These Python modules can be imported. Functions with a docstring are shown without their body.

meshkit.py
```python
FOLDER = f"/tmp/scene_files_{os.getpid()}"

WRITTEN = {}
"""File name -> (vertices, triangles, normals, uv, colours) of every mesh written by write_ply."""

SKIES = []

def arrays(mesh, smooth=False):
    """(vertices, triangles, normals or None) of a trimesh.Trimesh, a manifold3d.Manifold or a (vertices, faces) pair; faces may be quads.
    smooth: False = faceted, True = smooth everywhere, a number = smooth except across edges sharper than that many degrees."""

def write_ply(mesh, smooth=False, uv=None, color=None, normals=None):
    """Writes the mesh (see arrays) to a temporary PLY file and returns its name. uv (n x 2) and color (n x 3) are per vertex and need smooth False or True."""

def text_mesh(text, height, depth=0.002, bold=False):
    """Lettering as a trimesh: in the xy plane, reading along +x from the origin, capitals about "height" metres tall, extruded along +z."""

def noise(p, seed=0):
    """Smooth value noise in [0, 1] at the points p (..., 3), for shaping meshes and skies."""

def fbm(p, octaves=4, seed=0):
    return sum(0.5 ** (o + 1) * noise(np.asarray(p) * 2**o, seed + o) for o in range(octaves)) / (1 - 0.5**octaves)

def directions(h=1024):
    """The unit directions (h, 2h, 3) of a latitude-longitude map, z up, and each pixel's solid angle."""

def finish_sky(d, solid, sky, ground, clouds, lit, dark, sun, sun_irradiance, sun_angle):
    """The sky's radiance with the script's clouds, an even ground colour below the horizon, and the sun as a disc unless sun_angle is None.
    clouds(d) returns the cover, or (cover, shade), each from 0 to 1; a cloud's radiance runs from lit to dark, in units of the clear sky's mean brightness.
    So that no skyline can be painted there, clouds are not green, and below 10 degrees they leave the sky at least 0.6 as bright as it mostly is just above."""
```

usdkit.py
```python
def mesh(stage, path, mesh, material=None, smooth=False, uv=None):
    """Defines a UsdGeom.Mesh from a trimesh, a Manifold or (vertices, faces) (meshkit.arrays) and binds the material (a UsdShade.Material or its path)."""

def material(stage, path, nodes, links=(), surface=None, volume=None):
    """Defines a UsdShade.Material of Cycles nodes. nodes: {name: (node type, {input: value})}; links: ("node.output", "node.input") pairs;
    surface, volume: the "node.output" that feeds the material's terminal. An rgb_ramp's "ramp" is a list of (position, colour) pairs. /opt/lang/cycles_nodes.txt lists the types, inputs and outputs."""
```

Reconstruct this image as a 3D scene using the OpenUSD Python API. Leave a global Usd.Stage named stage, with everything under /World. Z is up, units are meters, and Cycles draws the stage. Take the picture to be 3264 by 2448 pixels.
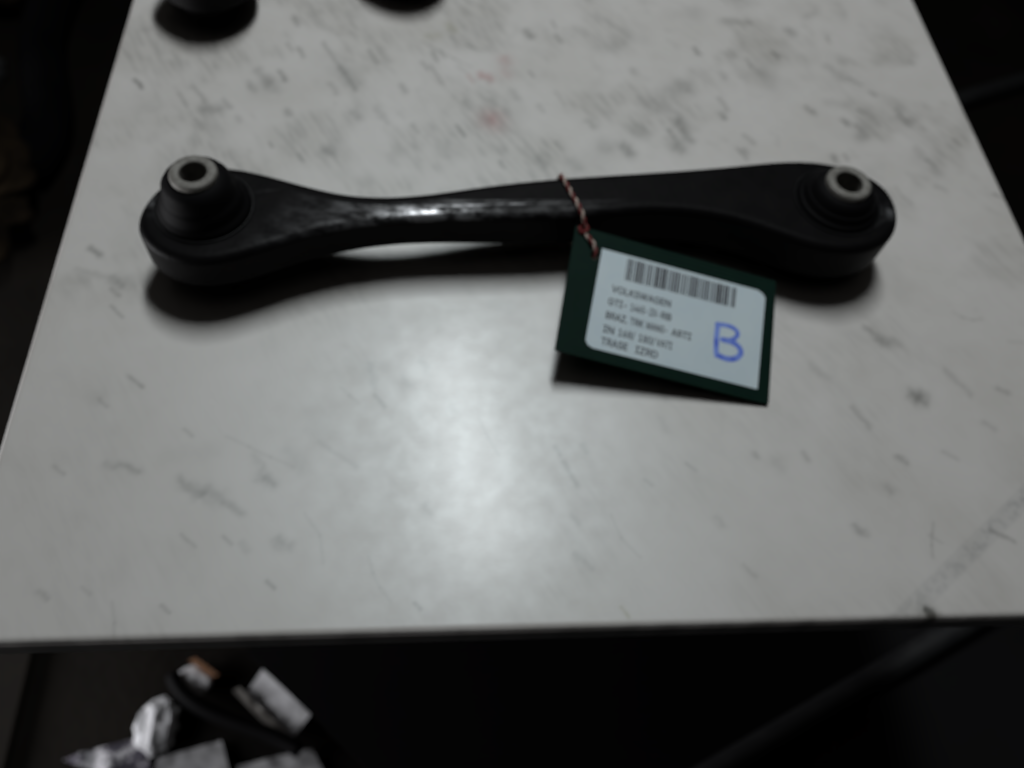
import math, random
import numpy as np, trimesh, usdkit, meshkit
from pxr import Usd, UsdGeom, UsdLux, UsdShade, Gf, Sdf, Vt
from shapely.geometry import Polygon, LineString, box as sbox
from scipy.interpolate import splprep, splev
from scipy.spatial.transform import Rotation

stage = Usd.Stage.CreateInMemory()
UsdGeom.SetStageUpAxis(stage, 'Z'); UsdGeom.SetStageMetersPerUnit(stage, 1.0)
UsdGeom.Xform.Define(stage, '/World'); UsdGeom.Scope.Define(stage, '/World/Looks')
rng = np.random.default_rng(7); random.seed(7)

# ------------------------------------------------------------------ camera, light, exposure
CAM_Z = 0.365
right, ahead, up = np.array([0.99473692, 0.00501462, 0.10233919]), np.array([-0.04630167, -0.86900429, 0.49263343]), np.array([0.09140356, -0.49477914, -0.86419847])
R = np.stack([right, ahead, up])           # rows: world x, y, z in lens axes (x right, y down, z forward)
cam = UsdGeom.Camera.Define(stage, '/World/camera')
cx, cy, cz = R[:, 0], -R[:, 1], -R[:, 2]
m = np.eye(4); m[0, :3], m[1, :3], m[2, :3], m[3, :3] = cx, cy, cz, (0, 0, CAM_Z)
cam.AddTransformOp().Set(Gf.Matrix4d(*m.ravel().tolist()))
cam.CreateFocalLengthAttr(28.01); cam.CreateHorizontalApertureAttr(36.0); cam.CreateVerticalApertureAttr(27.0)
cam.CreateClippingRangeAttr((0.02, 100.0))
cam.CreateFStopAttr(7.2); cam.CreateFocusDistanceAttr(0.26)
cam.CreateExposureAttr(0.0)

def lamp(name, pos, target, w, h, intensity, color, roll_y=(0, 1, 0)):
    l = UsdLux.RectLight.Define(stage, '/World/' + name)
    z = np.array(pos, float) - np.array(target, float); z /= np.linalg.norm(z)
    x = np.cross(np.array(roll_y, float), z); x /= np.linalg.norm(x); y = np.cross(z, x)
    mm = np.eye(4); mm[0, :3], mm[1, :3], mm[2, :3], mm[3, :3] = x, y, z, pos
    l.AddTransformOp().Set(Gf.Matrix4d(*mm.ravel().tolist()))
    l.CreateWidthAttr(w); l.CreateHeightAttr(h); l.CreateIntensityAttr(intensity); l.CreateColorAttr(Gf.Vec3f(*color))
    return l
# unseen ceiling tube lighting the table from over its back; low light out of view, placed to light the floor scraps at the left, under the level of the table top
lamp('unseen_ceiling_lamp', (0.085, 0.80, 1.35), (0.07, 0.50, 0), 0.14, 0.54, 54.0, (0.945, 1.0, 1.02), (-0.20, 1.0, 0))
lamp('added_ceiling_fill', (0.0, 0.8, 2.3), (0.0, 0.8, 0), 3.0, 3.0, 0.05, (1.0, 0.95, 0.9))  # added dim panel overhead, fills the shadow under the arm
lamp('unseen_low_lamp', (-1.5, 0.05, -0.30), (-0.25, 0.15, -0.7), 0.9, 0.45, 16.0, (0.97, 0.97, 1.0), (0, 0, 1))

# ------------------------------------------------------------------ helpers
def numbered(base):
    p, k = base, 0
    while stage.GetPrimAtPath(p):
        k += 1; p = f'{base}_{k:03d}'
    return p
def obj(name, mesh, mat, parent=None, smooth=30):
    base = (str(parent.GetPath()) if parent is not None else '/World') + '/' + name
    return usdkit.mesh(stage, numbered(base), mesh, '/World/Looks/' + mat, smooth=smooth).GetPrim()
def thing(name, label=None, cat=None, loc=(0, 0, 0), rotz=0, group=None):
    x = UsdGeom.Xform.Define(stage, numbered('/World/' + name))
    x.AddTranslateOp().Set(Gf.Vec3d(*map(float, loc)))
    if rotz: x.AddRotateZOp().Set(float(rotz))
    return tag(x.GetPrim(), label, cat, group)
def tag(o, label=None, cat=None, group=None, kind=None):
    for k, v in (('label', label), ('category', cat), ('group', group), ('kind', kind)):
        if v: o.SetCustomDataByKey(k, v)
    return o
def box(x0, x1, y0, y1, z0, z1, bevel=0.0):
    if bevel <= 0:
        b = trimesh.creation.box([x1 - x0, y1 - y0, z1 - z0]); b.apply_translation([(x0 + x1) / 2, (y0 + y1) / 2, (z0 + z1) / 2]); return b
    p = np.array([[sx, sy, sz] for sx in (x0, x1) for sy in (y0, y1) for sz in (z0, z1)], float)
    c = np.array([(x0 + x1) / 2, (y0 + y1) / 2, (z0 + z1) / 2]); s = np.sign(p - c)
    return trimesh.convex.convex_hull(np.vstack([p - s * np.array(v) * bevel for v in ((1, 1, 0), (1, 0, 1), (0, 1, 1))]))
def tube(points, radius, n=10, closed=False):
    P = np.asarray(points, float); rad = np.broadcast_to(radius, (len(P),))
    T = np.gradient(P, axis=0); T /= np.linalg.norm(T, axis=1, keepdims=True)
    u = np.cross(T[0], [0.3, 0.2, 1.0]); u /= np.linalg.norm(u); V = []
    for p, t, r in zip(P, T, rad):
        u = u - t * (u @ t); u /= np.linalg.norm(u); w = np.cross(t, u)
        a = np.linspace(0, 2 * np.pi, n, endpoint=False)
        V.append(p + r * (np.cos(a)[:, None] * u + np.sin(a)[:, None] * w))
    V = np.vstack(V); F = []
    for i in range(len(P) - 1):
        for k in range(n):
            a, b = i * n + k, i * n + (k + 1) % n
            F += [[a, b, b + n], [a, b + n, a + n]]
    k0 = len(V); V = np.vstack([V, P[0], P[-1]]); e = (len(P) - 1) * n
    for k in range(n):
        F += [[k0, (k + 1) % n, k], [k0 + 1, e + k, e + (k + 1) % n]]
    return trimesh.Trimesh(V, F, process=False)
def lathe(profile, center, n=72):
    """profile: (radius, z) closed loop, listed so that the outside faces out."""
    pr = np.array(profile, float); a = np.linspace(0, 2 * np.pi, n, endpoint=False); k = len(pr)
    V = np.stack([pr[:, 0][None] * np.cos(a)[:, None], pr[:, 0][None] * np.sin(a)[:, None], np.repeat(pr[:, 1][None], n, 0)], -1).reshape(-1, 3)
    F = []
    for i in range(n):
        j = (i + 1) % n
        for q in range(k):
            w = (q + 1) % k
            F += [[i * k + q, j * k + q, j * k + w], [i * k + q, j * k + w, i * k + w]]
    t = trimesh.Trimesh(V, F, process=False); t.fix_normals(); t.apply_translation(center); return t
def spline(P, n, closed=False, s=0.0):
    P = np.asarray(P, float)
    if closed: P = np.vstack([P, P[:1]])
    tck, _ = splprep(P.T, s=s, per=closed, k=3)
    out = np.array(splev(np.linspace(0, 1, n + (1 if closed else 0)), tck)).T
    return out[:-1] if closed else out
def extrude(poly, h, z=0.0):
    t = trimesh.creation.extrude_polygon(poly, h, engine='earcut'); t.apply_translation([0, 0, z]); return t

# ------------------------------------------------------------------ materials
def mat(name, color, rough=0.5, metallic=0.0, spec=0.5, var=None, bump=None, rough_var=None, **extra):
    """var: (noise scale, second colour, contrast lo, hi); bump: (scale, strength, distance); rough_var: (scale, lo, hi)"""
    N = {'p': ('principled_bsdf', {'base_color': color, 'roughness': rough, 'metallic': metallic, 'specular_ior_level': spec, **extra}), 'g': ('texture_coordinate', {})}
    L = []
    if var:
        N['n'] = ('noise_texture', {'scale': var[0], 'detail': 6.0, 'roughness': 0.65})
        N['r'] = ('rgb_ramp', {'ramp': [(var[2], color), (var[3], var[1])]})
        L += [('g.object', 'n.vector'), ('n.fac', 'r.fac'), ('r.color', 'p.base_color')]
    if bump:
        N['bn'] = ('noise_texture', {'scale': bump[0], 'detail': 5.0, 'roughness': 0.6})
        N['b'] = ('bump', {'strength': bump[1], 'distance': bump[2]})
        L += [('g.object', 'bn.vector'), ('bn.fac', 'b.height'), ('b.normal', 'p.normal')]
    if rough_var:
        N['rn'] = ('noise_texture', {'scale': rough_var[0], 'detail': 4.0})
        N['rm'] = ('map_range', {'from_min': 0.3, 'from_max': 0.7, 'to_min': rough_var[1], 'to_max': rough_var[2], 'clamp': True})
        L += [('g.object', 'rn.vector'), ('rn.fac', 'rm.value'), ('rm.result', 'p.roughness')]
    return usdkit.material(stage, '/World/Looks/' + name, N, L, surface='p.BSDF')

TABLE = (0.552, 0.524, 0.503)
usdkit.material(stage, '/World/Looks/table_paint', {
    'g': ('texture_coordinate', {}),
    'st': ('attribute', {'attribute': 'stain_shade'}),
    'rot': ('mapping', {'rotation': (0, 0, 0.98)}), 'map': ('mapping', {'scale': (40.0, 300.0, 1.0)}),
    'streak': ('noise_texture', {'scale': 1.0, 'detail': 5.0, 'roughness': 0.6}),
    'sr': ('rgb_ramp', {'ramp': [(0.0, (1, 1, 1)), (0.52, (1, 1, 1)), (0.66, (0.985, 0.984, 0.982)), (0.8, (0.95, 0.948, 0.94))]}),
    'mot': ('noise_texture', {'scale': 17.0, 'detail': 5.0, 'roughness': 0.55}),
    'mr': ('rgb_ramp', {'ramp': [(0.3, (0.93, 0.925, 0.91)), (0.5, (0.99, 0.99, 0.985)), (0.75, (1.04, 1.04, 1.045))]}),
    'm1': ('mix_color', {'blend_type': 'multiply', 'fac': 1.0, 'a': TABLE}), 'm2': ('mix_color', {'blend_type': 'multiply', 'fac': 1.0}),
    'm3': ('mix_color', {'blend_type': 'multiply', 'fac': 1.0}),
    'rn': ('noise_texture', {'scale': 90.0, 'detail': 4.0}), 'rm': ('map_range', {'from_min': 0.3, 'from_max': 0.7, 'to_min': 0.42, 'to_max': 0.50, 'clamp': True}),
    'bn': ('noise_texture', {'scale': 55.0, 'detail': 3.0}), 'b': ('bump', {'strength': 0.02, 'distance': 0.001}),
    'p': ('principled_bsdf', {'specular_ior_level': 0.85, 'specular_tint': (0.90, 1.0, 1.01), 'roughness': 0.3, 'coat_weight': 0.22, 'coat_roughness': 0.21, 'coat_ior': 1.5})},
    [('g.object', 'rot.vector'), ('rot.vector', 'map.vector'), ('map.vector', 'streak.vector'), ('streak.fac', 'sr.fac'), ('g.object', 'mot.vector'), ('mot.fac', 'mr.fac'),
     ('sr.color', 'm1.b'), ('m1.result', 'm2.a'), ('mr.color', 'm2.b'), ('m2.result', 'm3.a'), ('st.color', 'm3.b'), ('m3.result', 'p.base_color'),
     ('g.object', 'rn.vector'), ('rn.fac', 'rm.value'), ('rm.result', 'p.roughness'), ('g.object', 'bn.vector'), ('bn.fac', 'b.height'), ('b.normal', 'p.normal')], surface='p.BSDF')
usdkit.material(stage, '/World/Looks/black_paint', {
    'g': ('texture_coordinate', {}), 'w': ('attribute', {'attribute': 'wear_highlight'}),
    'n': ('noise_texture', {'scale': 70.0, 'detail': 5.0, 'roughness': 0.65}), 'c': ('rgb_ramp', {'ramp': [(0.35, (0.0027, 0.0025, 0.0028)), (0.75, (0.0054, 0.0049, 0.0051))]}),
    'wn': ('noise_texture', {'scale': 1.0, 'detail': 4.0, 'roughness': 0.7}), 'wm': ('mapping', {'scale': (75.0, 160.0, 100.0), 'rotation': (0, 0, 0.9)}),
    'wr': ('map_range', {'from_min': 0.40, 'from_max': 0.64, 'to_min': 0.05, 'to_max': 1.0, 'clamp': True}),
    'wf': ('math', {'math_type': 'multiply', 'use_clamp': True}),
    'm': ('mix_color', {'blend_type': 'mix', 'b': (0.36, 0.36, 0.37)}),  # bright metal colour of the painted-in highlight
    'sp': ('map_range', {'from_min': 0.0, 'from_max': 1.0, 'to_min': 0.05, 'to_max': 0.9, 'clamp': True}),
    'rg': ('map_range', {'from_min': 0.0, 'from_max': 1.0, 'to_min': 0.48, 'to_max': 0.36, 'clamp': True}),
    'bn': ('noise_texture', {'scale': 420.0, 'detail': 4.0}), 'b': ('bump', {'strength': 0.3, 'distance': 0.0005}),
    'p': ('principled_bsdf', {})},
    [('g.object', 'n.vector'), ('n.fac', 'c.fac'), ('g.object', 'wm.vector'), ('wm.vector', 'wn.vector'), ('wn.fac', 'wr.value'), ('wr.result', 'wf.value1'), ('w.fac', 'wf.value2'),
     ('c.color', 'm.a'), ('wf.value', 'm.fac'), ('m.result', 'p.base_color'), ('wf.value', 'sp.value'), ('sp.result', 'p.specular_ior_level'), ('wf.value', 'rg.value'), ('rg.result', 'p.roughness'),
     ('wf.value', 'p.metallic'), ('g.object', 'bn.vector'), ('bn.fac', 'b.height'), ('b.normal', 'p.normal')], surface='p.BSDF')
mat('black_rubber', (0.0034, 0.0032, 0.0036), rough=0.65, spec=0.06, bump=(500, 0.2, 0.0004))
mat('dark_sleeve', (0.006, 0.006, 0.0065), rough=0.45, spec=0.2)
mat('zinc_steel', (0.19, 0.182, 0.165), rough=0.65, metallic=0.15, var=(220, (0.10, 0.092, 0.08), 0.4, 0.7), bump=(600, 0.2, 0.0003))
mat('green_card', (0.0030, 0.0135, 0.0095), rough=0.6, spec=0.06, var=(60, (0.004, 0.0165, 0.0115), 0.4, 0.7))
mat('label_paper', (0.51, 0.595, 0.635), rough=0.5, spec=0.3, var=(35, (0.54, 0.62, 0.65), 0.4, 0.6))
mat('print_ink', (0.022, 0.02, 0.026), rough=0.6)
mat('blue_marker', (0.075, 0.14, 0.60), rough=0.5, var=(160, (0.20, 0.30, 0.72), 0.42, 0.6))
mat('red_twine', (0.16, 0.013, 0.013), rough=0.85, var=(900, (0.08, 0.008, 0.008), 0.4, 0.7), bump=(1500, 0.5, 0.0005))
mat('white_twine', (0.42, 0.35, 0.30), rough=0.9, var=(900, (0.30, 0.22, 0.19), 0.4, 0.7), bump=(1500, 0.5, 0.0005))
mat('black_steel', (0.008, 0.008, 0.008), rough=0.6, spec=0.3)
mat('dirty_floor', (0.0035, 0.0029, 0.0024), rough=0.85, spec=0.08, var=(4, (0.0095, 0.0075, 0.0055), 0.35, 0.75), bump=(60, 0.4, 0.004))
mat('dark_plastic', (0.006, 0.0055, 0.006), rough=0.75, spec=0.12, var=(9, (0.005, 0.0045, 0.005), 0.4, 0.7))
mat('dull_bar', (0.012, 0.012, 0.013), rough=0.6, spec=0.3, var=(40, (0.02, 0.02, 0.02), 0.4, 0.7))
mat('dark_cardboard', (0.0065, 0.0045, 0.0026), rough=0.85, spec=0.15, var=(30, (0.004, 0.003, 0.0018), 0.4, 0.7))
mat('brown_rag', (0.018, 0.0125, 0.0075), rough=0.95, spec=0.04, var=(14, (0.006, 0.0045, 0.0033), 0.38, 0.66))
mat('brown_wood', (0.26, 0.12, 0.05), rough=0.7, var=(80, (0.14, 0.065, 0.03), 0.4, 0.7))
mat('white_paper', (0.78, 0.78, 0.80), rough=0.9, spec=0.05, var=(45, (0.55, 0.55, 0.56), 0.45, 0.7))
mat('grey_paper', (0.33, 0.33, 0.34), rough=0.75, spec=0.2, var=(35, (0.24, 0.24, 0.24), 0.4, 0.7))
mat('printed_paper', (0.46, 0.45, 0.47), rough=0.75, spec=0.2, var=(60, (0.05, 0.045, 0.06), 0.46, 0.53))
mat('bright_steel', (0.50, 0.48, 0.45), rough=0.35, metallic=0.8, bump=(200, 0.3, 0.001))
mat('dark_cloth', (0.003, 0.003, 0.0035), rough=0.9, spec=0.03, var=(12, (0.0015, 0.0015, 0.0018), 0.4, 0.7))

# ------------------------------------------------------------------ the setting: floor and table
FLOOR = -0.70
fg = np.linspace(-5, 5, 81); X, Y = np.meshgrid(fg, fg, indexing='ij')
Zf = FLOOR + 0.0 * X
idx = np.arange(81 * 81).reshape(81, 81)
fq = np.stack([idx[:-1, :-1], idx[1:, :-1], idx[1:, 1:], idx[:-1, 1:]], -1).reshape(-1, 4)
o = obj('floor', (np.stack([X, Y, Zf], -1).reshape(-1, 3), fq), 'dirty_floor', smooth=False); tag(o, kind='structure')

STAINS = """67.4,496.6,69.6,491.4,5.5,0.6,k;-63.6,375.7,-61.6,372.3,6.2,0.55,k;86,509.6,88.9,502.3,1.5,0.4,k;88.2,494.7,90.9,487.9,1.8,0.45,k;67.1,454.3,69.2,449.5,1.7,0.5,k;40.1,424.4,41.6,421.4,4.8,0.35,k;16.3,400,21.2,390,1.5,0.55,k;20.9,422,23.8,416,3.2,0.35,k;43.3,369,45.7,364.1,2.1,0.5,k;103.6,408.6,105.8,403.4,4.1,0.4,k;163.9,412.4,170.2,395.2,6,0.6,k;157,403,159.5,396.2,2.4,0.5,k;159.8,390.9,161.5,386.6,10.1,0.5,k;136.1,403.4,137.8,399,10.1,0.4,k;125.3,387.1,128.2,379.9,6.5,0.55,k;112,387.8,113.2,384.9,9.7,0.3,k;174.6,448.4,175.7,445.2,11,0.45,k;188.9,487.2,190.8,481.3,3.1,0.6,k;150.6,429.9,165.6,441.7,15.7,0.25,k;117.3,484.3,131.8,485.4,10.8,0.2,k;139.5,461.4,140.8,458.1,3.7,0.3,k;196.3,420.9,197.9,416.3,3.6,0.6,k;197.3,436.3,201.2,424.5,2.7,0.4,k;215.7,484.6,216.8,481.2,6,0.35,k;203.6,463.2,205.7,456.6,3.8,0.3,k;225.3,479.3,227.9,470.8,2,0.35,k;-42.6,469.1,-36,456.3,1.6,0.5,k;-36.3,472,-29.3,458.4,4.1,0.3,k;-59.1,448.8,-51.7,435,9.2,0.4,k;-73.4,474,-49.2,429.2,1.9,0.4,k;-66.2,434.3,-61.2,425.3,3,0.35,k;-20.3,435.7,-17.2,429.6,3.1,0.4,k;-49.6,408.8,-47.3,404.5,5.9,0.35,k;-34.5,411.6,-28.4,400,4.4,0.3,k;-12.1,398.5,-8.7,392.1,2.2,0.35,k;0.4,469.3,3.9,461.9,2.3,0.45,k;6,471.3,9.1,464.8,1.7,0.4,k;-6.5,460,-2.6,452.1,1.6,0.4,k;-0.9,456.6,7.8,438.8,1,0.4,k;12.1,499.4,14.4,494.3,5.3,0.35,y;-2.7,487.1,4.2,487.6,6.4,0.25,y;71.3,421.8,73.6,416.5,2.5,0.3,k;83.2,435.8,88.6,423.2,1.3,0.3,k;89,371.4,91.4,365.9,7.7,0.35,k;68.7,373.9,71.3,368.4,7.6,0.35,k;80.3,388.4,83.4,381.3,1.6,0.35,k;44.4,380.9,45.7,378.1,6,0.2,k;-25.3,371.1,-21.6,364.4,5.6,0.2,k;53.2,435.7,57.1,427.2,4.1,0.3,k;32.1,450.6,33.9,446.6,4.2,0.5,r;38.7,407.3,40.5,404.8,13.3,0.6,r;38.1,447.4,39.9,444.7,5.3,0.5,r;50.1,465.8,51,464,8.9,0.3,r;49.2,453.2,50.8,450.2,7,0.25,r;24.5,448.1,27.8,442.3,1.7,0.35,r;-79.2,155.2,-76,152.7,4.9,0.6,k;-146.9,162.5,-138.5,159.2,3.3,0.5,k;-153.6,162.5,-149.9,161.7,2.9,0.3,k;-118.2,154.4,-107.8,147.1,4.2,0.45,k;-106.4,149.5,-99.8,144.9,6.3,0.45,k;-96.4,143,-87.2,137.5,2.6,0.4,k;-69.4,123.3,-65,121.1,4.7,0.4,k;-169.8,102.1,-165.7,99.4,2.2,0.35,k;-1.9,140,-0,137.2,3.3,0.35,k;-31.7,219.9,-29.1,206.4,3.5,0.35,k;-28.3,200.9,-23.2,194.2,1.7,0.55,k;-13.9,211,-11.4,207.1,4.3,0.4,k;-4.7,221.8,-1.9,217.3,3.8,0.4,k;10.3,194.7,11.6,192.6,4.9,0.35,k;-56.6,187.2,-53.8,183,15.9,0.12,k;-55,174.9,-35.5,160.3,1.6,0.25,k;-69,169.7,-62.6,160.7,6.5,0.2,k;-164.4,201.6,-163.5,199,7.3,0.15,k;-120.7,181.6,-115.8,177.4,0.9,0.35,k;-151.1,211.3,-143.9,205.2,0.9,0.35,k;-177.1,162.1,-171.6,157.7,1.2,0.35,k;-94.5,126.2,-90.4,122.3,1,0.4,k;-113.7,127.4,-106.5,121.6,0.8,0.35,k;-85.9,122.9,-82.9,118.8,2.4,0.25,k;-72.9,105.1,-69,101.4,1,0.5,k;-6.8,93.5,-3.8,90.6,1,0.5,k;-117.2,95.3,-113.1,91.9,0.9,0.4,k;-152.3,104,-148,100.7,0.9,0.3,k;-85.1,166.5,-80.7,160.5,3.2,0.25,k;268.1,201.5,271.3,200.9,7.4,0.75,k;252.6,245.8,259.9,236.5,3.6,0.55,k;263,237.2,265.9,237.2,6.8,0.35,k;212.9,219.8,220.2,212.8,5,0.25,k;291.5,218.4,300.5,203.1,3.2,0.3,k;228.9,194.3,235.8,182.2,2.5,0.4,k;319,207.1,323.4,203.9,2.9,0.45,k;303.1,184.7,307.3,181.7,2.7,0.3,k;246.1,164.3,250.6,161.7,2.5,0.5,k;273.3,167.8,279.7,163.4,2.2,0.3,k;212.6,127,216,123.3,3.4,0.5,k;235.5,147.3,237,145.6,4.5,0.35,k;178.9,162.3,180.4,159,5.7,0.25,k;168.1,167.4,169.3,164.8,2.3,0.4,k;194.4,167.8,196.6,162.7,2,0.35,k;63.2,171.7,66.1,166.7,1.8,0.4,k;67.3,162.7,73.2,149.8,1.8,0.45,k;77.8,172.3,79.8,168.6,2.1,0.35,k;69.3,114.8,76.1,108,2.6,0.3,k;69.4,134.5,71.8,130.6,2.4,0.25,k;142.3,132.2,144.1,128.6,3.3,0.25,k;150.7,107.9,156,102.6,1.3,0.3,k;130.8,161.8,135,157.4,1.1,0.35,k;107.9,153.1,111.3,149.6,1.1,0.35,k;125.4,203.5,125.1,198.4,3.3,0.3,k;121.8,187.4,123.8,180.5,4.8,0.2,k;284.2,123.9,294.8,117.9,1.5,0.5,k;236.7,84.2,239.7,80.7,4.5,1.3,k;88.3,89.3,91.5,85,0.9,0.5,y;265.7,512.3,266.1,510.8,7.4,0.5,k;247.8,486.9,250.2,483.2,3.1,0.55,k;260,430.7,263.6,425.7,4,0.55,k;284,418.7,285.7,416.1,4,0.65,k;291.4,414.8,294.4,410.2,2,0.55,k;289.9,401.8,296.2,406.1,5.7,0.3,k;326.9,423.9,329.5,419.7,5.9,0.5,k;325.5,432.7,328.1,428.4,1.5,0.5,k;333.8,423.6,336.9,420.7,2.1,0.4,k;338.8,416.3,341.2,412.4,2.1,0.35,k;277.3,436.1,289.6,433.7,7.4,0.2,k;286,475.2,296.3,462.4,6.2,0.3,k;300.1,462.4,306.3,456.4,1.9,0.4,k;311.7,450.1,315.2,445.7,2.1,0.4,k;352.2,484.9,354.6,481.8,2,0.45,k;333.1,383.7,337.4,378.4,2,0.5,k;332.4,360.4,337.1,357.2,3.4,0.3,k;360,404.2,362.4,400.1,2.9,0.4,k;298.8,483.3,299.2,481.9,7.3,0.3,k;293.5,508.3,295,502,1.5,0.45,k;297.7,430.5,300.3,427.4,2.7,0.45,k;209.3,400.3,213.3,394.1,3.2,0.35,k;205.4,387.3,206.9,384,3.1,0.45,k;201.5,388.2,206.1,377.9,1.2,0.5,k;267.3,383.2,268.1,380.2,3.7,0.5,k;275.4,386,276.5,381.9,2.5,0.45,k;329.4,394.5,331.3,386.2,5.3,0.2,k;371.3,355.1,378.9,350,1.7,0.5,k;283,530.9,291.3,535.5,6.1,0.25,k;218.6,520.8,236.3,519.9,5,0.25,k;-186.9,293.4,-181.5,288.3,2.8,0.55,k;-171.9,272.8,-166.3,267.8,3.8,0.4,k;-167.2,271.3,-157.6,271.5,10.8,0.15,k;-170.9,265.6,-166,261,1.5,0.4,k;-169.2,255,-161.7,247.5,0.8,0.45,k;-191.5,278.5,-176.5,273.9,2.4,0.2,k;-188.6,430.3,-183.1,423.1,1.9,0.5,k;-152.6,212,-144.2,204.9,1.1,0.3,k;-163.5,198.4,-159.1,194.1,1.3,0.35,k;-193.7,270.7,-188.3,270.8,7.2,0.15,k;-187.7,430.1,-182.4,422.9,1.6,0.5,k;-152.4,426.4,-142.6,413,2.1,0.4,k;-140.8,405.8,-133.1,406.3,7.7,0.4,k;-131.5,415.8,-126.5,407.6,2,0.35,k;-113.1,444.2,-104.9,432.2,5.5,0.35,k;-105.5,431.9,-103.6,428.7,9.4,0.25,k;-117.7,431.6,-114.2,424.9,4,0.4,k;-99.9,444.6,-94.9,435.9,2.1,0.5,k;-89.7,467.3,-85.3,459.4,2.2,0.5,k;-95.4,499,-91.5,491.8,2.3,0.5,k;-97.6,472.6,-93.2,464.6,1.1,0.4,k;-92,408.4,-89.4,403.9,3.5,0.4,k;-146.5,397.5,-140.9,388.7,1,0.35,k;-99.4,378.8,-97.3,375.3,1.3,0.5,k;-81.4,370.2,-77.7,364,1.3,0.45,k;-121.7,368.3,-118.4,366.8,6.8,0.2,k;-121.6,400.1,-119.1,396.1,2.9,0.25,k;-159.6,419.4,-152.8,408.5,1.4,0.3,k"""
TX0, TX1, TY0, TY1, TH = -0.2045, 0.3792, 0.0800, 0.800, 0.018
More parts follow.
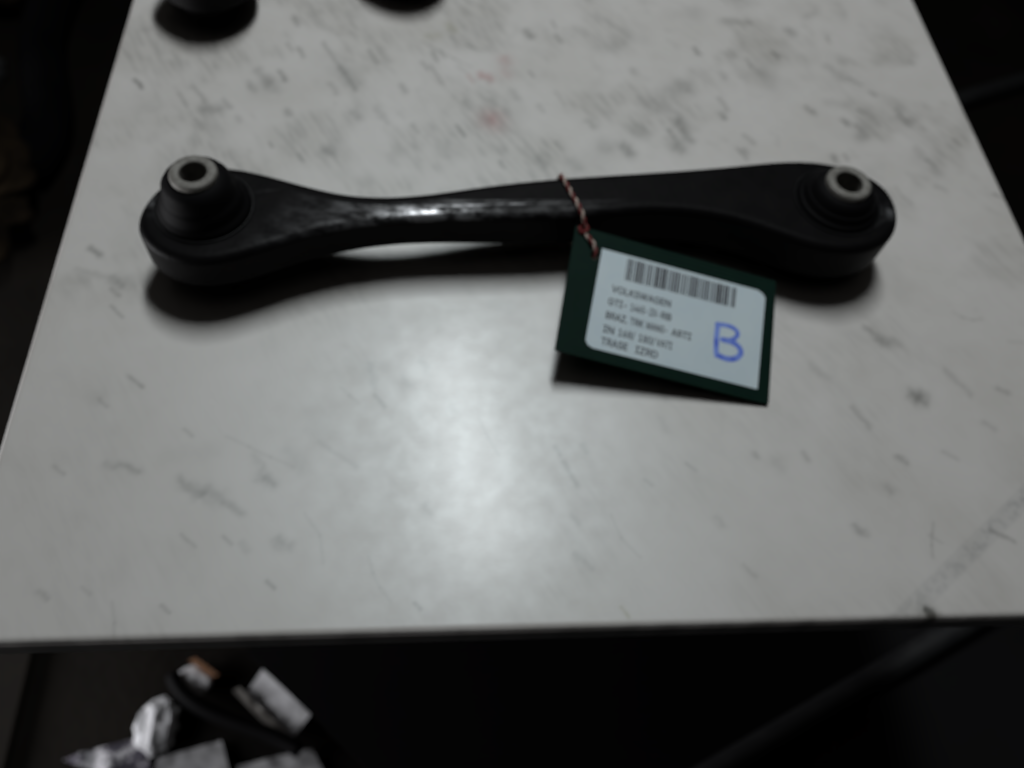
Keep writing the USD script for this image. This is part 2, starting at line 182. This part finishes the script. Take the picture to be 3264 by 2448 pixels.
def table_top():
    prof = [(0.0, 0.0), (0.0010, -0.00018), (0.0020, -0.0008), (0.0028, -0.0019), (0.0031, -0.0034), (0.0032, -0.006), (0.0032, -TH)]   # rounded edge: outwards, down
    def axis(a, b, step):
        n = int(round((b - a - 0.0064) / step)); core = np.linspace(a + 0.0032, b - 0.0032, n)
        offs = np.array([p[0] for p in prof[1:]]); return np.r_[a + 0.0032 - offs[::-1], core, b - 0.0032 + offs]
    xs, ys = axis(TX0, TX1, 0.00095), axis(TY0, TY1, 0.00095)
    dz = np.array([p[1] for p in prof]); k = len(prof) - 1
    def drop(n): d = np.zeros(n); d[:k] = dz[1:][::-1]; d[-k:] = dz[1:]; return d
    X, Y = np.meshgrid(xs, ys, indexing='ij')
    Z = np.minimum(drop(len(xs))[:, None], drop(len(ys))[None, :])
    
    S = np.ones(X.shape + (3,))
    warp = np.stack([X, Y, 0 * X], -1)
    wx = (meshkit.fbm(warp * 260, 2, seed=11) - 0.5) * 0.0032; wy = (meshkit.fbm(warp * 260, 2, seed=12) - 0.5) * 0.004
    grain = 0.72 + 0.55 * meshkit.fbm(np.stack([(X * 0.5 + Y * 0.87) * 160, (X * 0.87 - Y * 0.5) * 500, 0 * X], -1), 3, seed=21)
    TINT = {'k': (0.17, 0.165, 0.15), 'r': (0.62, 0.18, 0.18), 'y': (0.42, 0.40, 0.16)}
    items = [t.split(',') for t in STAINS.split(';')]
    marks = [([float(v) / 1000 for v in t[:4]], float(t[4]) / 1000, float(t[5]), t[6]) for t in items]
    r2 = np.random.default_rng(31)
    # many faint small scuffs, denser towards the back of the table
    for _ in range(330):
        x, y = r2.uniform(TX0 + .01, TX1 - .01), TY0 + (0.52) * r2.beta(1.9, 1.2)
        a = math.radians(-(60 - 20 * min(1, abs(x - 0.04) / 0.2)) + r2.normal(0, 8) + (r2.uniform(-70, 70) if r2.random() < 0.25 else 0)); L = r2.gamma(2.0, 0.0032); d = np.array([math.cos(a), math.sin(a)]) * L / 2
        marks.append(([x - d[0], y - d[1], x + d[0], y + d[1]], abs(r2.normal(0.0012, 0.0009)) + 0.0009, r2.uniform(0.03, 0.14) * (0.35 + 0.65 * min(1, max(0, (y - 0.2) / 0.12))), 'k'))
    for _ in range(20):                                                     # a few long fine scratches
        x, y, a = r2.uniform(TX0 + .03, TX1 - .03), r2.uniform(TY0 + .01, 0.55), math.radians(-55 + r2.normal(0, 25)); bend = r2.normal(0, 0.35); L = r2.uniform(0.006, 0.014); dk = r2.uniform(0.15, 0.32)
        for _k in range(r2.integers(1, 4)):
            nx, ny = x + L * math.cos(a), y + L * math.sin(a); marks.append(([x, y, nx, ny], 0.0007, dk, 'k')); x, y, a = nx, ny, a + bend
    for _ in range(90):                                                     # soft grimy patches
        x, y = r2.uniform(TX0 + .02, TX1 - .02), TY0 + 0.52 * r2.beta(2.2, 1.0)
        a = r2.uniform(0, 3.14); L = r2.uniform(0.004, 0.02); d = np.array([math.cos(a), math.sin(a)]) * L / 2
        marks.append(([x - d[0], y - d[1], x + d[0], y + d[1]], r2.uniform(0.006, 0.018), r2.uniform(0.04, 0.13), 'k'))
    for (x0, y0, x1, y1), w, dk, c in marks:
        R_ = max(w * 1.6, 0.004); lo = np.searchsorted(xs, min(x0, x1) - R_), np.searchsorted(ys, min(y0, y1) - R_)
        hi = np.searchsorted(xs, max(x0, x1) + R_), np.searchsorted(ys, max(y0, y1) + R_)
        s = (slice(lo[0], hi[0]), slice(lo[1], hi[1]))
        if X[s].size == 0: continue
        amt = min(1.0, w / 0.004)
        px, py = X[s] + wx[s] * amt, Y[s] + wy[s] * amt
        d = np.array([x1 - x0, y1 - y0]); l2 = d @ d + 1e-12
        t = np.clip(((px - x0) * d[0] + (py - y0) * d[1]) / l2, 0, 1)
        dist = np.hypot(px - x0 - t * d[0], py - y0 - t * d[1]) / (w * 0.64 + 0.0004)
        a = np.clip(np.exp(-dist ** 2 * 1.2) * min(dk * (0.72 if 0.5 * (y0 + y1) < 0.25 and c == 'k' and dk < 0.7 else 0.86), 1.3) * np.clip(grain[s], 0.4, 1.3), 0, 0.97)[..., None]
        S[s] *= 1 - a + a * np.array(TINT[c])
    # rubbed-in fine streaks and smudged dirt, mostly on the back half of the top
    al, ac = X * 0.5 - Y * 0.866, X * 0.866 + Y * 0.5
    fine = meshkit.fbm(np.stack([al * 90, ac * 520, 0 * X], -1), 3, seed=41); patch = meshkit.fbm(np.stack([X * 26, Y * 26, 0 * X], -1), 3, seed=42)
    back = 0.28 + 0.72 * np.clip((Y - 0.22) / 0.10, 0, 1)
    amt = back * (0.10 + 0.9 * np.clip((patch - 0.46) * 5, 0, 1))
    S *= (1 - 0.19 * amt * np.clip((fine - 0.42) * 3.2, 0, 1) - 0.10 * amt)[..., None] * (1 - np.array([0.0, 0.004, 0.016]) * amt[..., None])
    # faint printed strip left by old tape, front right
    A, B = np.array([0.2243, 0.0815]), np.array([0.379, 0.190]); d = (B - A) / np.linalg.norm(B - A)
    u = (X - A[0]) * d[0] + (Y - A[1]) * d[1]; v = -(X - A[0]) * d[1] + (Y - A[1]) * d[0]
    q = meshkit.fbm(np.stack([u * 330, v * 330, 0 * u], -1), 3, seed=8)
    band = np.exp(-(v / 0.0042) ** 4) * (0.13 + 0.26 * np.clip((q - 0.42) * 4, 0, 1)) * (0.55 + 0.6 * np.clip((meshkit.noise(np.stack([u * 60, 0 * u, 0 * u], -1), 3)), 0, 1))
    band += 0.06 * (np.exp(-((np.abs(v) - 0.0043) / 0.0006) ** 2)) + 0.03 * (np.abs(v) < 0.0043)
    S *= (1 - band[..., None] * np.array([0.62, 0.60, 0.58]))
    # grime and knocks along the edges
    e = np.minimum(np.minimum(X - TX0, TX1 - X), Y - TY0)
    g = np.exp(-(e / 0.0016) ** 2) * np.clip((meshkit.fbm(np.stack([X * 90, Y * 90, 0 * X], -1), 3, seed=9) - 0.38) * 3.0, 0, 1)
    S *= (1 - 0.35 * g)[..., None]
    S *= (1 - 0.88 * (Z < -0.0048))[..., None]      # shade on the board's edge faces, painted in as dark grey
    n, mm_ = X.shape; I = np.arange(n * mm_).reshape(n, mm_)
    F = np.stack([I[:-1, :-1], I[1:, :-1], I[1:, 1:], I[:-1, 1:]], -1).reshape(-1, 4)
    V = np.stack([X, Y, Z], -1).reshape(-1, 3); C = S.reshape(-1, 3)
    base = len(V); x0, x1, y0, y1 = xs[0], xs[-1], ys[0], ys[-1]
    V = np.vstack([V, [[x0, y0, -TH], [x1, y0, -TH], [x1, y1, -TH], [x0, y1, -TH]]]); C = np.vstack([C, np.full((4, 3), 0.3)])
    F = np.vstack([F, [[base + 3, base + 2, base + 1, base]]])
    return V, F, C
tbl = thing('work_table', 'white painted work table with dirty scuffed top and dark frame', 'table', (0, 0, 0))
V, F, C = table_top()
top = obj('tabletop', (V, F), 'table_paint', tbl, smooth=True)
UsdGeom.PrimvarsAPI(top).CreatePrimvar('stain_shade', Sdf.ValueTypeNames.Color3fArray, 'vertex').Set(Vt.Vec3fArray.FromNumpy(C.astype(np.float32)))
for x in (-0.15, 0.30):
    for y in (0.30, 0.74):
        obj('leg', box(x - 0.015, x + 0.015, y - 0.015, y + 0.015, FLOOR, -TH - 0.041, 0.002), 'black_steel', tbl)
obj('frame_rail', box(-0.18, 0.35, 0.285, 0.315, -TH - 0.04, -TH - 0.001, 0.002), 'black_steel', tbl)
obj('frame_rail', box(-0.18, 0.35, 0.725, 0.755, -TH - 0.04, -TH - 0.001, 0.002), 'black_steel', tbl)

# ------------------------------------------------------------------ the control arm
OUT = [(-120.5,255.0),(-102.2,255.1),(-90.7,260.0),(-73.5,267.4),(-59.7,274.0),(-44.3,278.6),(-21.2,283.0),(5.4,285.6),(39.4,287.8),(74.2,290.2),(89.7,292.2),(108,294.6),(125.8,295.6),(143.6,294.8),(161.2,291.7),(178.4,286.3),(195.0,279.8),(210.0,273.6),(222.3,270.3),(235.7,270.9),(247.3,275.0),(258.6,283.0),(265.0,293.5),(267.2,305.5),(264.4,318.3),(258.0,328.0),(247.0,333.9),(235.5,337.4),(223,337.2),(211.3,336.3),(176.2,332.8),(122.5,326.7),(71.9,318.6),(29.9,310.8),(-4.7,303.8),(-28.4,301.3),(-48.4,302.5),(-62.1,306.3),(-77.4,311.3),(-96.9,316.6),(-109,319.4),(-122,318.4),(-135,311.5),(-143.6,300.3),(-147.8,287.0),(-147.0,275.0),(-142.0,264.6),(-133.0,258.0)]
CL, CR = np.array([-0.1160, 0.2892]), np.array([0.2300, 0.3050])
ZT, ZB, FIL, WALL = 0.041, 0.019, 0.0048, 0.003
def control_arm(root, left_top=0.0660, right_top=0.0575):
    P = spline(np.array(OUT) / 1000, 300, closed=True, s=300 * 1.2e-7)
    seg = np.roll(P, -1, 0) - np.roll(P, 1, 0); T = seg / np.linalg.norm(seg, axis=1, keepdims=True)
    Nn = np.stack([T[:, 1], -T[:, 0]], 1)                        # outward (the loop runs counter-clockwise)
    cen = P.mean(0); n = len(P)
    def ring(inset, z):
        Q = P - Nn * inset                           # the flange gets a little deeper towards the right end
        return np.c_[Q, np.full(n, z) if z > 0.022 else np.full(n, z - ZB) + np.clip(0.0195 - 0.035 * (P[:, 0] - 0.005), 0.0158, 0.0202)]
    rings = [ring(WALL, ZT - WALL), ring(WALL, ZB + 0.0005), ring(WALL - 0.0005, ZB), ring(0.0005, ZB), ring(0, ZB + 0.0006), ring(0, ZT - FIL)]
    for a in np.linspace(0, np.pi / 2, 8)[1:]:
        rings.append(ring(FIL * (1 - math.cos(a)), ZT - FIL + FIL * math.sin(a)))
    rings += [ring(FIL + 0.0012, ZT), ring(FIL + 0.0026, ZT)]
    V = np.vstack(rings); F = []
    for k in range(len(rings) - 1):
        i = np.arange(n); j = (i + 1) % n
        F.append(np.stack([k * n + i, k * n + j, (k + 1) * n + j], 1)); F.append(np.stack([k * n + i, (k + 1) * n + j, (k + 1) * n + i], 1))
    parts = [trimesh.Trimesh(V, np.vstack(F), process=False)]
    hole = lambda c: [(c[0] + 0.0242 * math.cos(t), c[1] + 0.0242 * math.sin(t)) for t in np.linspace(0, 2 * np.pi, 72, endpoint=False)]
    for inset, z, flip in ((FIL + 0.0026, ZT, False), (WALL, ZT - WALL, True)):
        v, f = trimesh.creation.triangulate_polygon(Polygon(P - Nn * inset, [hole(CL), hole(CR)]), engine='earcut')
        c = trimesh.Trimesh(np.c_[v, np.full(len(v), z)], f if not flip else f[:, ::-1], process=False); parts.append(c)
    for c in (CL, CR):                                           # rolled collar round each eye
        h = np.array(hole(c)); k = len(h); lo, hi = np.c_[h, np.full(k, 0.020)], np.c_[h, np.full(k, ZT)]
        i = np.arange(k); j = (i + 1) % k
        parts.append(trimesh.Trimesh(np.vstack([lo, hi]), np.vstack([np.stack([i, k + j, j], 1), np.stack([i, k + i, k + j], 1)]), process=False))
    body = trimesh.util.concatenate(parts); body.merge_vertices(digits_vertex=6)
    sh = trimesh.graph.smooth_shade(body, angle=np.radians(35), facet_minarea=None)
    o = obj('arm_body', sh, 'black_paint', root, smooth=True)
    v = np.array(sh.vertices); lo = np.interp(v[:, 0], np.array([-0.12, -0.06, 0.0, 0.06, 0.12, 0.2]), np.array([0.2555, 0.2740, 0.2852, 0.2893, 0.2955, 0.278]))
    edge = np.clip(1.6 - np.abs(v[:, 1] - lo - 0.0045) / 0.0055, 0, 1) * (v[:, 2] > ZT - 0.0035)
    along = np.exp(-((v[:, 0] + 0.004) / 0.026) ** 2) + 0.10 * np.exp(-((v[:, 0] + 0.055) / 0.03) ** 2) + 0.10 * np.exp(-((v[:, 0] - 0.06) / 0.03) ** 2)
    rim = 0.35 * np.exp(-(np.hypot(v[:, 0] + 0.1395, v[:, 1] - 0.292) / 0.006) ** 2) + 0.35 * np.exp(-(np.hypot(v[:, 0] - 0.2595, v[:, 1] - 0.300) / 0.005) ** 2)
    wear_highlight = np.clip(np.minimum(along, 1) * edge + rim * (v[:, 2] > ZT - 0.004), 0, 1)  # lamp highlight on worn front edge and rim reflections, painted in as bare metal
    UsdGeom.PrimvarsAPI(o).CreatePrimvar('wear_highlight', Sdf.ValueTypeNames.FloatArray, 'vertex').Set(Vt.FloatArray.FromNumpy(wear_highlight.astype(np.float32)))
    for c, top in ((CL, left_top), (CR, right_top)):
        s = top - 0.0575; ro = 0.0116 if c is CL else 0.0126; ri = ro - 0.0052
        rub = [(ro - 0.0001, 0.0035), (0.0175, 0.006), (0.019, 0.012), (0.0232, 0.019), (0.0236, 0.0395), (0.0233, 0.0424), (0.0226, 0.0438), (0.0212, 0.0442 + .1 * s), (0.0206, 0.0447 + .15 * s), (0.0201, 0.0468 + .3 * s),
               (0.0192, 0.0480 + .4 * s), (0.0183, 0.0480 + .45 * s), (0.0177, 0.0492 + .55 * s), (0.0170, 0.0515 + .8 * s), (0.0154, 0.0532 + .9 * s), (ro + 0.001, top - 0.0034), (ro - 0.0001, top - 0.0032)]
        b = obj('bushing', lathe(rub, (c[0], c[1], 0)), 'black_rubber', root, smooth=50)
        t = obj('outer_collar', lathe([(0.0237, 0.015), (0.0241, 0.015), (0.0250, 0.0413), (0.0247, 0.0419), (0.0241, 0.0419), (0.0237, 0.0408)], (c[0], c[1], 0)), 'dark_sleeve', b, smooth=40)
        t = obj('steel_sleeve', lathe([(ri, 0.0), (ro - 0.0008, 0.0), (ro, 0.0008), (ro, top - 0.0016), (ro - 0.0005, top - 0.0005), (ro - 0.0016, top), (ri + 0.0012, top), (ri + 0.0004, top - 0.0004), (ri, top - 0.0012)], (c[0], c[1], 0)), 'zinc_steel', b, smooth=50)
    return root
arm = control_arm(thing('control_arm', 'black steel control arm with a rubber bushing at each end, tag tied on', 'control arm'))
# more of the same kind stand at the far edge of the table, only their near ends in the picture
proto_c = np.array([CL[0], CL[1], 0])
def place_copy(label, end_xy, ang):
    # the left eye of the copy stands at end_xy, the arm running away at ang degrees
    a = math.radians(ang); c, s = math.cos(a), math.sin(a)
    loc = (end_xy[0] - (c * CL[0] - s * CL[1]), end_xy[1] - (s * CL[0] + c * CL[1]), 0)
    x = UsdGeom.Xform.Define(stage, numbered('/World/control_arm'))
    x.GetPrim().GetReferences().AddInternalReference('/World/control_arm')
    x.ClearXformOpOrder(); x.AddTranslateOp(opSuffix='place').Set(Gf.Vec3d(*map(float, loc))); x.AddRotateZOp(opSuffix='turn').Set(float(ang))
    x.GetPrim().SetInstanceable(True)
    return tag(x.GetPrim(), label, 'control arm')

# ------------------------------------------------------------------ hang tag
TC, TR = np.array([0.130, 0.242, 0.0182]), np.array([[0.9714880372096972, 0.20039067875143016, 0.12670662740358582], [-0.1731456692143993, 0.9647421949040679, -0.1982248082455361], [-0.16196163369992236, 0.17063432609303106, 0.9719322795174721]])
def on_tag(mesh):
    mesh.vertices = (np.asarray(mesh.vertices) @ TR.T); return mesh
tg = thing('hang_tag', 'dark green hang tag with white barcode label leaning on the control arm', 'tag', TC)
W2, H2 = 0.0604, 0.0378
HOLE = np.array([-0.0470, 0.0225])
card = sbox(-W2 + .001, -H2 + .001, W2 - .001, H2 - .001).buffer(0.001, quad_segs=3).difference(Polygon([(HOLE[0] + 0.0026 * math.cos(t), HOLE[1] + 0.0026 * math.sin(t)) for t in np.linspace(0, 6.2832, 24, endpoint=False)]))
obj('green_card', on_tag(extrude(card, 0.0008, -0.0008)), 'green_card', tg, smooth=False)
lab = Polygon([(-.0437, .0278), (.0492, .0288), (.0522, .0277), (.0543, .0252), (.0533, -.0308), (-.0408, -.0314), (-.0438, -.0302), (-.0452, -.0278)])
paper = obj('label', on_tag(extrude(lab, 0.00012, 0.00003)), 'label_paper', tg, smooth=False)
ZI = 0.00017
bars, xb = [], -0.0288; rb = random.Random(3); mod = 0.000335
while xb < 0.0362:
    w = mod * rb.choice([1, 1, 2, 2, 3, 4]); w = min(w, 0.0363 - xb); bars.append((xb, xb + w)); xb += w + mod * rb.choice([1, 1, 1, 2, 2, 3])
bm = []
for a, b in bars:
    y0 = 0.0126 + 0.0012 * (a + 0.0288) / 0.065
    bm.append(extrude(Polygon([(a, y0), (b, y0), (b + .0002, 0.0262), (a + .0002, 0.0262)]), 0.00003, ZI))
obj('barcode', on_tag(trimesh.util.concatenate(bm)), 'print_ink', paper, smooth=False)
def printed(words, yc, cap=0.0040):
    ms = []
    for text, x0, x1 in words:
        t = meshkit.text_mesh(text, cap, 0.00003, bold=True); b = t.bounds
        t.apply_translation([-b[0][0], 0, 0]); t.apply_scale([(x1 - x0) / 1000 / (b[1][0] - b[0][0]), 1, 1]); t.apply_translation([x0 / 1000, yc / 1000 - cap / 2, ZI]); ms.append(t)
    obj('printed_line', on_tag(trimesh.util.concatenate(ms)), 'print_ink', paper, smooth=False)
printed([('VOLKSWAGEN', -35.0, -1.0)], 5.6)
printed([('GTI-', -36, -25.5), ('1465-', -23.2, -13.4), ('ZX-', -12.4, -6.6), ('RB', -5.6, 0.2)], -2.4)
printed([('BRAZ.', -36.2, -24.0), ('TRK', -22.6, -14.8), ('MANG-', -13.2, -1.2), ('ARTI', 1.2, 12.6)], -10.6)
printed([('IN', -36.6, -30.6), ('168/', -28.0, -19.0), ('180/', -16.6, -7.6), ('VATI', -6.6, 2.4)], -18.8)
printed([('TRASE', -36.8, -22.0), ('IZRD', -17.6, -5.0)], -26.0)
B1 = spline([(27.6, 1.2), (27.2, -3.5), (27.3, -9), (27.6, -14.5), (28.2, -17.3)], 30)
B2 = spline([(26.8, 0.9), (31, 1.7), (36.5, 1.4), (39.3, -0.8), (38.2, -4.2), (34.2, -6.6), (31.0, -7.3)], 40)
B3 = spline([(30.8, -7.2), (35.5, -7.2), (40.0, -8.6), (42.0, -11.6), (40.2, -15.4), (35.8, -17.6), (31.4, -17.6), (28.4, -16.9)], 40)
bs = LineString(B1 / 1000).buffer(0.0015).union(LineString(B2 / 1000).buffer(0.0013)).union(LineString(B3 / 1000).buffer(0.0016))
obj('handwritten_letter', on_tag(extrude(bs, 0.00003, ZI)), 'blue_marker', paper, smooth=False)

# ------------------------------------------------------------------ twine round the arm, down to the tag
hole_w = TC + TR @ np.array([HOLE[0], HOLE[1], 0.0])
hole_under = TC + TR @ np.array([HOLE[0], HOLE[1], -0.003])
knot = np.array([0.0830, 0.2870, 0.0335])
def strands(path, pitch, off, r):
    d = np.r_[0, np.cumsum(np.linalg.norm(np.diff(path, axis=0), axis=1))]; out = []
    T = np.gradient(path, axis=0); T /= np.linalg.norm(T, axis=1, keepdims=True)
    u = np.cross(T[0], [1.0, 0.1, 0.2]); fr = []
    for t in T:
        u = u - t * (u @ t); u = u / np.linalg.norm(u); fr.append((u, np.cross(t, u)))
    U, Wv = np.array([a for a, _ in fr]), np.array([b for _, b in fr])
    for ph in (0, np.pi):
        a = 2 * np.pi * d / pitch + ph
        out.append(tube(path + off * (np.cos(a)[:, None] * U + np.sin(a)[:, None] * Wv), r, 8))
    return out
tw = thing('twine', 'red and white twisted twine looped over the control arm and through the tag', 'twine')
loop = spline([knot, (0.0820, 0.2895, 0.0405), (0.0800, 0.2945, 0.0426), (0.0770, 0.3030, 0.0425), (0.0735, 0.3135, 0.0424), (0.0720, 0.3185, 0.0412), (0.0718, 0.3208, 0.034), (0.0728, 0.3206, 0.022), (0.0745, 0.3150, 0.0160), (0.079, 0.300, 0.0150), (0.0825, 0.2880, 0.0150), (0.0833, 0.2862, 0.024), (0.0832, 0.2860, 0.030), knot + [0.0002, -0.0006, 0]], 260)
down = spline([knot, knot + [0.0006, -0.0022, -0.0005], (knot + hole_w) / 2 + [0, 0.0006, 0.0022], hole_w + [0, 0.0012, 0.0014], hole_w, hole_under], 110)
for path in (loop, down):
    a, b = strands(path, 0.0084, 0.00060, 0.00078)
    obj('red_strand', a, 'red_twine', tw, smooth=True); obj('white_strand', b, 'white_twine', tw, smooth=True)
kp = [knot + np.array([0.0021 * math.cos(t) * (1 + .2 * math.sin(2 * t)), -0.0008 + 0.0022 * math.sin(t), 0.0014 * math.sin(1.5 * t)]) for t in np.linspace(0, 4 * np.pi, 80)]
obj('knot', tube(kp, 0.0011, 8), 'red_twine', tw, smooth=True)

# ------------------------------------------------------------------ second and third arm at the far edge
place_copy('black control arm end at the far left corner of the table, nearest the left edge', (-0.1525, 0.5045), 78)
place_copy('black control arm end at top centre of the table, only its rim showing', (-0.0235, 0.5450), 86)

# ------------------------------------------------------------------ things on the floor, below the front edge
def sheet(pts, z, mat_, name, label, cat, amp=0.002, th=0.0006, scale=60, seed=1, n=16, tilt=0):
    """crinkled sheet of paper: four corners in order, given thickness"""
    q = np.array(pts, float) / 1000; c = q.mean(0); q = q - c
    s = np.linspace(0, 1, n); A, B = np.meshgrid(s, s, indexing='ij')
    g = (q[0] * ((1 - A) * (1 - B))[..., None] + q[1] * (A * (1 - B))[..., None] + q[2] * (A * B)[..., None] + q[3] * ((1 - A) * B)[..., None])
    h = amp * (meshkit.fbm(np.stack([g[..., 0] * scale, g[..., 1] * scale, 0 * A + seed], -1), 3, seed=seed)) + tilt * A
    top = np.dstack([g, h + th]).reshape(-1, 3); bot = np.dstack([g, h]).reshape(-1, 3)
    I = np.arange(n * n).reshape(n, n); f = np.stack([I[:-1, :-1], I[1:, :-1], I[1:, 1:], I[:-1, 1:]], -1).reshape(-1, 4)
    e = np.r_[I[:, 0], I[-1, 1:], I[-2::-1, -1], I[0, -2:0:-1]]; e2 = np.roll(e, -1); k = n * n
    mesh = (np.vstack([top, bot]), np.vstack([f, f[:, ::-1] + k, np.stack([e, e + k, e2 + k, e2], 1)]))
    t = trimesh.Trimesh(mesh[0], np.vstack([mesh[1][:, [0, 1, 2]], mesh[1][:, [0, 2, 3]]]), process=False); t.fix_normals()
    o = obj(name, t, mat_, smooth=30)
    UsdGeom.Xformable(o).AddTranslateOp().Set(Gf.Vec3d(float(c[0]), float(c[1]), z))
    return tag(o, label, cat)
def crumple(center, size, mat_, name, label, cat, seed, squash=0.7, facets=4):
    s = trimesh.creation.icosphere(facets, 1.0); v = np.array(s.vertices)
    r = 0.62 + 0.55 * np.abs(meshkit.fbm(v * 1.6 + seed, 2, seed=seed) - 0.5) * 2 + 0.25 * meshkit.noise(np.round(v * 2.2 + seed) + v * 0.4, seed)
    v = v * r[:, None] * np.array(size); v[:, 2] *= squash; v[:, 2] -= v[:, 2].min()
    o = obj(name, trimesh.Trimesh(v, s.faces, process=False), mat_, smooth=50 if facets > 3 else False)
    UsdGeom.Xformable(o).AddTranslateOp().Set(Gf.Vec3d(*map(float, center)))
    return tag(o, label, cat)
Z0 = FLOOR
# dark bin to the right, its rim crossing the picture on the diagonal
q = np.array([(-175, 166), (-56, 60), (-10, 18), (70, -420), (900, -420), (900, 230), (-120, 240)]) / 1000
cb = Polygon(q)
bn = thing('black_bin', 'big black closed bin on the floor under the front of the table', 'bin', (0, 0, FLOOR))
obj('body', extrude(cb.buffer(-0.006), 0.228), 'dark_plastic', bn, smooth=False); obj('lid', extrude(cb.buffer(0.0), 0.018, 0.2285), 'dark_plastic', bn, smooth=False)
d = np.array([517 - 277, 152 - 47.]); d /= np.linalg.norm(d); nn = np.array([-d[1], d[0]]) * 13
a, b = np.array([277, 47.]) - d * 120, np.array([517, 152.]) + d * 260
zb = FLOOR + 0.2475 + 0.013
bar = [np.r_[(a + (b - a) * t) / 1000, zb] for t in np.linspace(0, 1, 14)]
o = obj('steel_pipe', tube(bar, 0.0125, 16), 'dull_bar', smooth=40)
tag(o, 'dull grey pipe lying aslant across the black bin under the table', 'pipe')
sheet([(-223, 161), (-204, 193), (-141, 139), (-163, 109)], Z0 + 0.010, 'white_paper', 'white_card', 'smooth white card lying against the black bin', 'card', amp=0.004, seed=2, th=0.001)
o = sheet([(-236, 168), (-228, 172), (-158, 110), (-176, 112)], Z0 + 0.012, 'bright_steel', 'metal_strip', 'narrow shiny metal strip beside the smooth white card', 'metal strip', amp=0.008, th=0.002, seed=4)
crumple((-0.285, 0.182, Z0), (0.026, 0.019, 0.022), 'white_paper', 'crumpled_paper', 'small crumpled white paper ball beside the brown wood chip', 'paper', 3, 0.4, 2)
crumple((-0.322, 0.131, Z0), (0.029, 0.036, 0.03), 'white_paper', 'crumpled_paper', 'larger crumpled white paper ball above the printed leaflet', 'paper', 9, 0.4, 2)
sheet([(-293, 205), (-285, 208), (-254, 187), (-263, 184)], Z0 + 0.012, 'brown_wood', 'wood_chip', 'thin orange brown wood chip on the dark floor', 'wood chip', amp=0.003, th=0.004, seed=6)
sheet([(-420, 100), (-398, 107), (-332, 122), (-312, 62), (-400, 50)][:4], Z0 + 0.003, 'printed_paper', 'leaflet', 'crinkled leaflet with dark print at the bottom left', 'leaflet', amp=0.012, seed=7, n=24)
sheet([(-314, 98), (-244, 114), (-222, 60), (-325, 48)], Z0 + 0.004, 'grey_paper', 'paper_sheet', 'pale grey paper sheet between the leaflet and the darker sheet', 'paper', amp=0.006, seed=8)
sheet([(-222, 86), (-138, 102), (-105, 48), (-222, 44)], Z0 + 0.004, 'grey_paper', 'paper_sheet', 'grey paper sheet at the foot of the black bin', 'paper', amp=0.006, seed=10)
sp = spline([(-0.310, 0.188, Z0 + .012), (-0.285, 0.160, Z0 + .02), (-0.255, 0.143, Z0 + .02), (-0.205, 0.124, Z0 + .018), (-0.150, 0.098, Z0 + .02)], 50)
o = obj('black_hose', tube(sp, 0.009, 10), 'black_rubber', smooth=True); tag(o, 'short black hose winding between the floor scraps', 'hose')
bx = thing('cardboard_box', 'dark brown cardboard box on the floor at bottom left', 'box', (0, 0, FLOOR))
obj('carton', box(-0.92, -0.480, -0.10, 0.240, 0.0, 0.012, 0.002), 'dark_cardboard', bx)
# left of the table, in the dark
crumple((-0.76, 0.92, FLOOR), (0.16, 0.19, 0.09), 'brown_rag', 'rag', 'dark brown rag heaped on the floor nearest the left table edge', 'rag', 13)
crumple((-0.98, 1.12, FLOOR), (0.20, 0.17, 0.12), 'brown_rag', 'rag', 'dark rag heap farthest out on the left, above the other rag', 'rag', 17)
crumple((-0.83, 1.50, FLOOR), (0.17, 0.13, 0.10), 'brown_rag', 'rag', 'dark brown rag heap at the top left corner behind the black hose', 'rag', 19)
hs = spline([(-0.70, 1.55, 0.04), (-0.715, 1.40, 0.04), (-0.70, 1.27, 0.04), (-0.66, 1.14, 0.04), (-0.665, 0.98, 0.04)], 50) + [0, 0, FLOOR]
o = obj('rubber_hose', tube(hs, 0.038, 14), 'dark_cloth', smooth=True); tag(o, 'thick black rubber hose on the floor beside the left table edge', 'hose')
crumple((-0.80, 1.24, FLOOR), (0.035, 0.05, 0.02), 'dull_bar', 'plastic_scrap', 'small dull grey plastic scrap on the floor at the far left', 'scrap', 5)
# right of the table
hs = np.array([(1.05, 1.262, 0.02), (1.35, 1.395, 0.02), (1.75, 1.55, 0.02)]) + [0, 0, FLOOR]
o = obj('thin_pipe', tube(np.array([hs[0] + (hs[2] - hs[0]) * t for t in np.linspace(0, 1, 12)]), 0.017, 12), 'dull_bar', smooth=True); tag(o, 'thin dull grey pipe lying on the floor right of the table', 'pipe')
